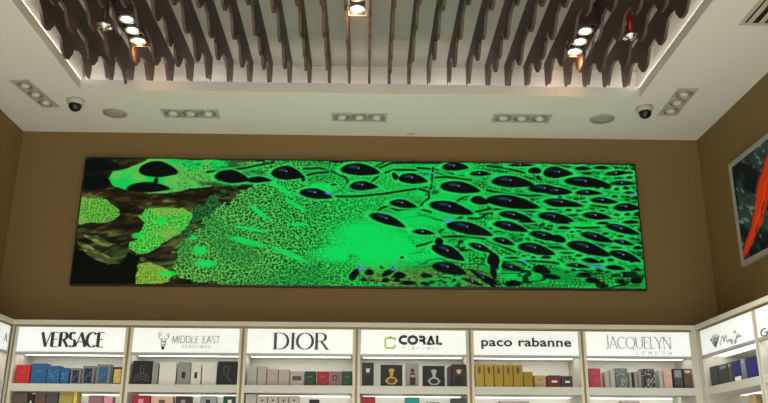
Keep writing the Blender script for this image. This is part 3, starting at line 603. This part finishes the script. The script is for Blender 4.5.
def freehand(paths, box, w, m, parent, origin, name, label=None, tk=None):
    x0, z0, x1, z1 = box; mb = MB()
    for p_ in paths:
        # smooth with Catmull-Rom
        q = []
        for i in range(len(p_)-1):
            a = p_[max(i-1, 0)]; b = p_[i]; c_ = p_[i+1]; d_ = p_[min(i+2, len(p_)-1)]
            for k in range(5):
                t = k/5
                q.append(tuple(.5*((2*b[j])+(c_[j]-a[j])*t+(2*a[j]-5*b[j]+4*c_[j]-d_[j])*t*t+(-a[j]+3*b[j]-3*c_[j]+d_[j])*t**3) for j in (0, 1)))
        q.append(p_[-1])
        mb.stroke([(x0+u*(x1-x0)-origin[0], z0+v*(z1-z0)-origin[2]) for u, v in q], w, tk or w, -.005, 0)
    return mb.build(name, m, parent, label)

# ------------------------------------------------------------------ display cabinets
LEDS = []
OFR, BAYR = 0.030, 0.8422
def cabinet(loc, rz, label, W=BAY):
    root = empty('display_cabinet', loc, rz); tag(root, label, 'display cabinet', 'lit perfume display cabinets along the walls')
    z = lambda v: v+Z0
    DP = .34
    A0, A1 = .034, W-.018
    MB().box(.016, A0, 0, DP, .08, z(.884)).build('side_panel', M_cream, root)
    MB().box(A1, W-.0005, 0, DP, .08, z(.884)).build('side_panel', M_cream, root)
    MB().box(0, .016, .006, .05, 0.0, z(.884)).build('divider_strip', M_gold, root, 'thin bronze coloured divider strip')
    MB().box(0, W-.0005, .002, DP, z(.884), z(.899)).build('top_rail', M_gold, root, 'bronze coloured rail above the sign')
    MB().box(A0, A1, DP-.012, DP, .08, z(.884)).build('back_panel', M_back, root)
    sg = MB().bbox(A0+.002, A1-.002, .0, .03, z(.712), z(.882), .002).build('sign_panel', M_sign, root, 'glowing white sign panel')
    MB().box(A0, A1, .03, DP-.012, z(.708), z(.716)).build('canopy', M_white, root)
    MB().box(A0, A1, -.003, .03, z(.694), z(.711)).build('sign_lip', M_alu, root, 'grey metal lip under the sign')
    for y_, w_s in ((.02, .05), (.105, .05)):
        MB().box(A0+.02, A1-.02, y_, y_+w_s, z(.703), z(.708)).build('light_strip', M_led, root)
    for i, zs in enumerate((.444, .165, -.115, -.395, -.675)):
        MB().bbox(A0, A1, .0, DP-.012, z(zs), z(zs+.052), .002).build('shelf', M_shelf, root)
        if i < 2: MB().box(A0+.02, A1-.02, .22, .32, z(zs-.005), z(zs)).build('light_strip', M_led2, root)
    MB().box(.0, W-.0005, .02, DP, 0, .08).build('plinth', M_gold, root)
    return root, sg
names = ['left end of the back wall with a dark serif name sign', 'second on the back wall, with a thin grey antler logo sign', 'third on the back wall, with a four letter dark serif sign',
         'fourth on the back wall, with a lime green square logo sign', 'fifth on the back wall, bold lower case sign', 'right end of the back wall with a pale thin capitals sign']
cab = []
for i in range(6):
    r_, s_ = cabinet((BX0+BAY*i, YF, 0), 0, 'white lit display cabinet, '+names[i]); cab.append((r_, s_, (BX0+BAY*i, YF, 0)))
cr1 = cabinet((XS, YF-OFR, 0), R(-90), 'white lit display cabinet on the right wall nearest the corner, handwritten sign', BAYR)
cr2 = cabinet((XS, YF-OFR-BAYR, 0), R(-90), 'white lit display cabinet on the right wall, second from the corner')
cl1 = cabinet((XLS, YF-.012-BAY, 0), R(90), 'white lit display cabinet on the left wall at the corner')
# corner posts and cornice
struct(MB().box(BX0+6*BAY+.001, XS+.03, YF+.004, YF+.05, 0, Z0+.899).build('trim_2', M_cream))
struct(MB().box(XS, XS+.05, YF-OFR+.001, YF+.003, 0, Z0+.899).build('trim_5', M_cream))
struct(MB().box(XLS, BX0-.001, YF+.004, YF+.05, 0, Z0+.899).build('trim_3', M_cream))
c = MB(); z0_, z1_ = Z0+.8995, Z0+ZT+.008
c.prism([(XLS-.2, YF-1.6), (XLS+.012, YF-1.6), (XLS+.012, YF-.012), (XS-.012, YF-.012), (XS-.012, YF-1.62), (XS+.22, YF-1.62), (XS+.22, YF+.176), (XLS-.2, YF+.176)], 'z', z0_, z1_)
struct(c.build('trim_4', M_cream))
def SGP(i): return cab[i][1], cab[i][2]
def bz(k): a = SG[k]; return (a[0], a[1]+Z0, a[2], a[3]+Z0)
s_, o_ = SGP(0); lettering('VERSACE', bz('versace'), .005, .021, M_ink, s_, o_, gap=.03)
s_, o_ = SGP(1)
lettering('MIDDLE EAST', bz('middle'), .0045, .0045, M_ink2, s_, o_, gap=.12)
lettering('PERFUMES', bz('perf1'), .003, .003, M_ink3, s_, o_, gap=.5)
ant = [[(.5, .42), (.3, .5), (.08, .68), (.04, .86), (.2, .97)], [(.12, .72), (.3, .88)], [(.5, .42), (.7, .5), (.92, .68), (.96, .86), (.8, .97)], [(.88, .72), (.7, .88)], [(.3, .5), (.42, .62)], [(.7, .5), (.58, .62)],
       [(.3, .44), (.28, .34), (.34, .2), (.42, .12)], [(.7, .44), (.72, .34), (.66, .2), (.58, .12)], [(.3, .44), (.5, .38), (.7, .44)], [(.32, .3), (.5, .26), (.68, .3)], [(.4, .2), (.6, .2)]]
freehand(ant, bz('deer'), .004, M_ink2, s_, o_, 'antler_logo', 'thin grey antler head logo')
a = bz('deer'); cxm = (a[0]+a[2])/2-o_[0]
MB().prism([(cxm-.012, a[1]+.018), (cxm+.012, a[1]+.018), (cxm+.008, a[1]), (cxm, a[1]-.006), (cxm-.008, a[1])], 'y', -.005, 0).build('logo_tip', M_ink, s_)
s_, o_ = SGP(2); lettering('DIOR', bz('dior'), .0035, .019, mat('dark grey lettering', rgb(66, 68, 68), .5), s_, o_, gap=.1, serif=.017)
s_, o_ = SGP(3)
b_ = bz('coral'); mb = MB(); H = b_[3]-b_[1]; W_ = (b_[2]-b_[0]); X0_ = b_[0]-o_[0]; zb_ = b_[1]
tw = .019
def cw(p_): return [(X0_+u*W_, zb_+v*H) for u, v in p_]
mb.stroke(cw(arc(.12, .5, .1, .38, 50, 310, 18)), tw, tw, -.005, 0)
mb.stroke(cw(arc(.32, .5, .095, .38, 0, 360, 24)), tw, tw, -.005, 0)
mb.stroke(cw([(.47, .86), (.54, .86)]+arc(.545, .66, .045, .2, 90, -90, 8)+[(.47, .46)]), tw*.9, tw, -.005, 0)
mb.stroke(cw([(.53, .46), (.59, .3), (.59, .02)]), tw, tw, -.005, 0)
mb.stroke(cw([(.66, .0), (.755, .98)]), tw, tw*.9, -.005, 0); mb.stroke(cw([(.74, .9), (.81, .1), (.70, .1)]), tw, tw, -.005, 0)
mb.stroke(cw([(.89, 1), (.89, .12), (1.0, .12)]), tw, tw, -.005, 0)
mb.build('lettering', M_ink, s_)
lettering('PERFUMES', bz('perf2'), .0028, .0028, M_ink3, s_, o_, gap=1.0)
freehand([[(.95, .62), (.95, .78), (.8, .8), (.3, .8), (.08, .74), (.06, .5), (.08, .18), (.25, .08), (.75, .08), (.93, .14), (.94, .34)]], bz('corall'), .0115, M_inkg, s_, o_, 'square_logo', 'lime green square bottle logo')
a = bz('corall'); hx = a[0]-o_[0]; hw = a[2]-a[0]; hh = a[3]-a[1]
MB().prism([(hx+.36*hw, a[1]+.84*hh), (hx+.68*hw, a[1]+.84*hh), (hx+.52*hw, a[1]+hh)], 'y', -.005, 0).build('logo_tip', M_inkg, s_)
s_, o_ = SGP(4)
cu = bpy.data.curves.new('lettering', 'FONT'); cu.body = 'paco rabanne'; cu.size = .1; cu.extrude = .002; cu.offset = .0022; cu.space_character = 1.05
cu.materials.append(M_ink)
to = bpy.data.objects.new('lettering', cu); C.objects.link(to); bpy.context.view_layer.update()
dw, dh = to.dimensions.x, to.dimensions.y
me = bpy.data.meshes.new_from_object(to); bpy.data.objects.remove(to)
co_ = [v.co.copy() for v in me.vertices]; mnx = min(v.x for v in co_); mxx = max(v.x for v in co_); mny = min(v.y for v in co_); mxy = max(v.y for v in co_)
b_ = bz('paco')
for v in me.vertices:
    x, y, z_ = v.co; v.co = (b_[0]-o_[0]+(x-mnx)/(mxx-mnx)*(b_[2]-b_[0]), -.003-z_, b_[1]-.002+(y-mny)/(mxy-mny)*(b_[3]-b_[1]-.002))
me.materials.clear(); me.materials.append(M_ink)
to = bpy.data.objects.new('lettering', me); C.objects.link(to); to.parent = s_
s_, o_ = SGP(5)
lettering('JACQUELYN', bz('jacq'), .0028, .0065, M_ink2, s_, o_, gap=.02, serif=.007, big=1.18)
lettering('LONDON', bz('london'), .003, .003, M_ink3, s_, o_, gap=.75)
# handwritten sign on the first right hand cabinet: local x runs along -Y
loc = (0, 0, 0)
box_l = (0.192, Z0+0.735, 0.349, Z0+0.825)
logo = [[(.5, 0), (.2, .5), (.05, .8)], [(.5, 0), (.4, .5), (.32, .92)], [(.5, 0), (.52, .5), (.55, 1)], [(.5, 0), (.68, .5), (.8, .92)], [(.5, 0), (.85, .55), (1, .78)], [(.05, .8), (.32, .6), (.55, .72), (.8, .6), (1, .78)], [(.2, .5), (.5, .38), (.85, .55)], [(.34, .2), (.66, .24)]]
freehand(logo, box_l, .0035, mat('slate blue lettering', rgb(96, 112, 122), .5), cr1[1], loc, 'crown_logo', 'sketchy slate blue plume logo')
hand = [[(0, .1), (.05, .6), (.12, .95), (.16, .9), (.18, .35), (.26, .85), (.31, .9), (.32, .3), (.36, .2), (.4, .42), (.44, .22), (.47, .4), (.5, .18), (.53, .42), (.55, .2), (.56, -.05), (.5, .02), (.62, .3)],
        [(.66, .78), (.75, 1.1), (.78, .6), (.74, .0), (.68, -.15), (.66, .02), (.78, .34), (.83, .48), (.8, .3), (.86, .38), (.88, .7), (.89, .32), (.93, .48), (.96, .32), (1, .45)]]
freehand(hand, (0.353, Z0+0.732, 0.663, Z0+0.797), .0045, M_ink2, cr1[1], loc, 'handwriting', 'grey handwritten name')
lettering('G', (0.073, Z0+0.713, 0.161, Z0+0.755), .006, .008, mat('mid grey lettering', rgb(90, 92, 92), .5), cr2[1], (0, 0, 0))
lettering('A', (.70, Z0+.765, .745, Z0+.825), .003, .006, M_ink2, cl1[1], (0, 0, 0))

# ------------------------------------------------------------------ perfume boxes
COL = dict(red=(190, 26, 34), blue=(30, 90, 138), ltblue=(96, 150, 190), silver=(140, 142, 144), navy=(24, 34, 66), midblue=(40, 90, 130), yellow=(206, 186, 84), black=(12, 14, 13), grey=(142, 142, 138),
  white=(216, 217, 208), stone=(168, 166, 158), pinkgrey=(172, 160, 156), dkgrey=(70, 66, 66), green=(10, 62, 44), crimson=(150, 22, 50), mauve=(132, 98, 104), teal=(22, 36, 36), gold=(150, 124, 42), tan=(168, 148, 106),
  dkred=(104, 34, 34), taupe=(84, 74, 62), rose=(176, 42, 70), sage=(74, 100, 92), peach=(206, 168, 146), brown=(92, 68, 58), dkbrown=(50, 40, 34), olive=(150, 142, 72), pink=(206, 136, 156), red2=(140, 14, 30), cyan=(14, 136, 132),
  charcoal=(56, 58, 60), beige=(206, 190, 158), ltpink=(206, 120, 130))
def bm_(c_):
    sh = dict(gold=(.3, .6), silver=(.3, .5))
    ro, me_ = sh.get(c_, (.55, 0))
    return mat(c_+' carton', rgb(*COL[c_]), ro, me_, var=.05, vscale=20)
def marble(c1_, c2_):
    k_ = 'marbled %s %s' % (c1_, c2_)
    if k_ in _m: return _m[k_]
    m = mat(k_, rgb(*COL[c1_]), .4); nt = m.node_tree; b = nt.nodes['Principled BSDF']
    tc = nt.nodes.new('ShaderNodeTexCoord'); n = nt.nodes.new('ShaderNodeTexNoise'); n.inputs['Scale'].default_value = 26; n.inputs['Distortion'].default_value = 2.5
    rp = nt.nodes.new('ShaderNodeValToRGB'); e = rp.color_ramp.elements
    e[0].position = .47; e[0].color = rgb(*COL[c1_]); e[1].position = .66; e[1].color = tuple(.55*v for v in rgb(*COL[c2_])[:3])+(1,)
    nt.links.new(tc.outputs['Object'], n.inputs['Vector']); nt.links.new(n.outputs['Fac'], rp.inputs['Fac']); nt.links.new(rp.outputs['Color'], b.inputs['Base Color'])
    return m
def hexr(cx, cz, r, sz=1.0, n=6, ro=0): return [(cx+r*math.cos(2*math.pi*(i+ro)/n), cz+r*sz*math.sin(2*math.pi*(i+ro)/n)) for i in range(n)]
def carton(x, y, zb, w, d, h, col, decor, dc, label, group, rz=0, turn=0):
    """box standing with its front at local y=0; returns the thing"""
    root = empty('perfume_box', (x, y, zb), rz+turn); tag(root, label, 'perfume box', group)
    m = marble(col, dc) if decor == 'marble' else bm_(col)
    b = min(.0016, w*.12)
    MB().bbox(0, w, 0, d, 0, h, b).build('carton', m, root)
    e = -.0012; q = bm_(dc)
    if decor == 'text':
        s = MB(); s.box(w*.3, w*.7, e, 0, h*.64, h*.662); s.box(w*.34, w*.66, e, 0, h*.57, h*.58); s.box(w*.34, w*.66, e, 0, h*.2, h*.212); s.build('print', q, root)
    elif decor == 'wave':
        s = MB()
        for k in range(3):
            s.stroke([(w*(.08+.84*i/10), h*(.3+.18*k)+h*.09*math.sin(i*.7+k)) for i in range(11)], .003, .003, e, 0)
        s.build('print', q, root)
    elif decor == 'win': MB().box(w*.17, w*.83, e, 0, h*.06, h*.86).build('front_panel', q, root); MB().stroke([(w*.3, h*.2), (w*.45, h*.5), (w*.6, h*.42), (w*.7, h*.7)], .003, .003, e*1.8, e).build('print', bm_('ltblue' if dc != 'yellow' else 'gold'), root)
    elif decor == 'win2': MB().box(w*.12, w*.86, e, 0, h*.55, h*.93).build('front_panel', q, root); MB().box(w*.12, w*.86, e, 0, h*.1, h*.55).build('front_panel', bm_('dkgrey'), root)
    elif decor == 'bar2': MB().box(w*.16, w*.84, e, 0, h*.78, h*.92).build('label_strip', q, root)
    elif decor == 'winbar':
        MB().box(w*.12, w*.88, e, 0, h*.16, h*.9).build('front_panel', bm_('dkbrown' if col == 'taupe' else 'dkred'), root); MB().box(w*.28, w*.72, e*1.8, e, h*.4, h*.56).build('print', q, root)
    elif decor == 'bar': MB().box(w*.18, w*.82, e, 0, h*.36, h*.66).build('label_strip', q, root)
    elif decor == 'dot':
        zc_ = .42 if col in ('grey', 'white') else .74
        MB().box(w*.36, w*.64, e, 0, h*(zc_-.14), h*(zc_+.14)).build('emblem', q, root)
    elif decor == 'cap': MB().lathe([(w*.1, 0), (w*.1, e)], (w*.5, 0, h*.86), 14, 'y', False).build('emblem', q, root)
    elif decor == 'lines':
        s = MB(); s.stroke([(w*.42, h*.5), (w*.42, h*.8), (w*.6, h*.8), (w*.6, h*.5), (w*.42, h*.5)], .0016, .0016, e, 0)
        for k in range(3): s.stroke([(w*.1, h*(.12+.1*k)), (w*.5, h*(.24+.12*k)), (w*.9, h*(.12+.1*k))], .0016, .0016, e, 0)
        s.build('line_drawing', q, root)
    elif decor == 'frame':
        s = MB(); s.stroke([(w*.33, h*.45), (w*.33, h*.78), (w*.58, h*.78), (w*.58, h*.45), (w*.33, h*.45)], .0018, .0018, e, 0); s.stroke([(w*.45, h*.42), (w*.75, h*.1)], .0018, .0018, e, 0); s.build('line_drawing', q, root)
    elif decor == 'ring': MB().stroke(arc(w*.5, h*.54, w*.2, w*.22, 0, 360, 20), .006, .006, e, 0).build('emblem', q, root)
    elif decor == 'crest':
        s = MB(); s.prism([(w*.3, h*.78), (w*.4, h*.72), (w*.5, h*.79), (w*.6, h*.72), (w*.7, h*.78), (w*.62, h*.6), (w*.5, h*.56), (w*.38, h*.6)], 'y', e, 0); s.build('emblem', q, root)
        MB().box(w*.22, w*.78, e, 0, h*.08, h*.46).build('front_panel', bm_('black'), root)
    elif decor == 'flask':
        s = MB(); s.prism([(w*.28, h*.05), (w*.72, h*.05), (w*.74, h*.35), (w*.66, h*.6), (w*.34, h*.6), (w*.26, h*.35)], 'y', e, 0); s.box(w*.36, w*.64, e, 0, h*.62, h*.78); s.build('bottle_picture', bm_('dkbrown') if dc == 'brown' else q, root)
        if dc == 'brown': MB().box(w*.34, w*.68, e*1.8, e, h*.4, h*.5).build('print', bm_('tan'), root)
    elif decor == 'bottle':
        s = MB(); cx = w*.5; s.prism(hexr(cx, h*.25, w*.30, .62), 'y', e, 0); s.box(cx-w*.07, cx+w*.07, e, 0, h*.42, h*.62); s.prism([(cx-w*.09, h*.62), (cx+w*.09, h*.62), (cx+w*.14, h*.78), (cx, h*.84), (cx-w*.14, h*.78)], 'y', e, 0)
        s.build('bottle_picture', q, root); MB().prism(hexr(cx, h*.25, w*.19, .62, 12), 'y', e*1.8, e).build('bottle_jewel', bm_('black' if dc == 'silver' else 'dkred'), root)
    return root
def bay_of(x): return min(5, max(0, int((x-BX0)/BAY)))
bays = ['serif sign cabinet', 'antler sign cabinet', 'four letter sign cabinet', 'green logo cabinet', 'lower case sign cabinet', 'pale capitals cabinet']
for zsh, rows, rn in ((.496, ROW1, 'top'), (.217, ROW2, 'second')):
    for i, (x0, x1, ztp, col, decor, dc, lab) in enumerate(rows):
        k_ = bay_of((x0+x1)/2); x0 = max(x0, BX0+BAY*k_+.0345); x1 = min(x1, BX0+BAY*(k_+1)-.0185)
        w = x1-x0-.002; d = .075 if w > .05 else .09
        if w < .03: d = .1
        carton(x0+.001, YF+.03, Z0+zsh+.001, w, d, ztp-zsh, col, decor, dc, lab, 'perfume boxes on the %s shelf of the %s' % (rn, bays[bay_of((x0+x1)/2)]))
# right hand cabinet: fronts face the room (-X)
for y0, y1, zt_, col, decor, dc, lab in (
    (5.625, 5.492, 0.629, 'charcoal', 'plain', 'grey', 'dark green grey perfume box, left of two, on the right wall shelf near the corner'),
    (5.483, 5.345, 0.626, 'charcoal', 'bar2', 'grey', 'dark green grey perfume box with pale top label on the right wall shelf'),
    (5.334, 5.286, 0.627, 'taupe', 'bar2', 'stone', 'narrow grey perfume box with pale label before the first navy box'),
    (5.278, 5.158, 0.626, 'bluish', 'plain', 'grey', 'navy violet perfume box in the middle of the right wall shelf'),
    (5.149, 5.086, 0.627, 'silver', 'bar2', 'stone', 'narrow silver grey perfume box between the two navy boxes'),
    (5.078, 4.921, 0.625, 'bluish', 'bar2', 'navy', 'large navy perfume box at the near end of the right wall shelf')):
    COL.setdefault('bluish', (26, 22, 112))
    carton(XS+.03, y0, Z0+.497, y0-y1-.003, .08, zt_-.497, col, decor, dc, lab, 'perfume boxes on the right wall shelf', R(-90))
tag(MB().box(XS+.01, XS+.013, 5.123, 5.207, Z0+.4972, Z0+.522).build('price_card', M_back), 'small white price card in front of the navy violet box', 'card')
carton(XS+.03, 4.77, Z0+.497, .12, .08, .13, 'charcoal', 'plain', 'grey', 'dark perfume box in the second cabinet of the right wall, at the edge', 'perfume boxes on the right wall shelf', R(-90))
carton(XS+.03, 5.10, Z0+.218, .09, .08, .185, 'tan', 'plain', 'grey', 'tan perfume box on the second shelf of the right wall cabinet', 'perfume boxes on the right wall shelf', R(-90))
carton(XLS-.03, 5.45, Z0+.497, .14, .08, .15, 'grey', 'plain', 'grey', 'grey perfume box on the left wall shelf next to the corner', 'perfume boxes on the left wall shelf', R(90))

# ------------------------------------------------------------------ light
def area(loc, rot, sx, sy, e, col):
    l = bpy.data.lights.new('area', 'AREA'); l.shape = 'RECTANGLE'; l.size = sx; l.size_y = sy; l.energy = e; l.color = col
    o = bpy.data.objects.new('front_fill_light', l); C.objects.link(o); o.location = loc; o.rotation_euler = rot
area((0, YB-.1, 2.0), (R(90), 0, 0), 5, 3.6, FRONT_E, (.97, 1, .94))       # added fill light at the open front, in place of mall light
w_ = bpy.data.worlds.new('World'); bpy.context.scene.world = w_; w_.use_nodes = True
w_.node_tree.nodes['Background'].inputs['Color'].default_value = (.97, 1, .94, 1); w_.node_tree.nodes['Background'].inputs['Strength'].default_value = .4

# ------------------------------------------------------------------ camera
f_, pit, rol, yaw = 811.0, .3101, .0052, .0219
rt = Vector((math.cos(yaw), -math.sin(yaw), 0)); fw = Vector((math.sin(yaw)*math.cos(pit), math.cos(yaw)*math.cos(pit), math.sin(pit)))
up = Vector((-math.sin(yaw)*math.sin(pit), -math.cos(yaw)*math.sin(pit), math.cos(pit)))
r2 = rt*math.cos(rol)+up*math.sin(rol); u2 = -rt*math.sin(rol)+up*math.cos(rol)
cam = bpy.data.cameras.new('Camera'); co_ = bpy.data.objects.new('Camera', cam); C.objects.link(co_)
Mx = Matrix((r2, u2, -fw)).transposed().to_4x4(); Mx.translation = (0, 0, Z0); co_.matrix_world = Mx
cam.sensor_width = 36; cam.lens = f_/768*36; cam.clip_start = .05
sc = bpy.context.scene; sc.camera = co_
sc.view_settings.view_transform = 'Standard'; sc.view_settings.look = 'None'; sc.view_settings.gamma = 1; sc.view_settings.exposure = EXPO
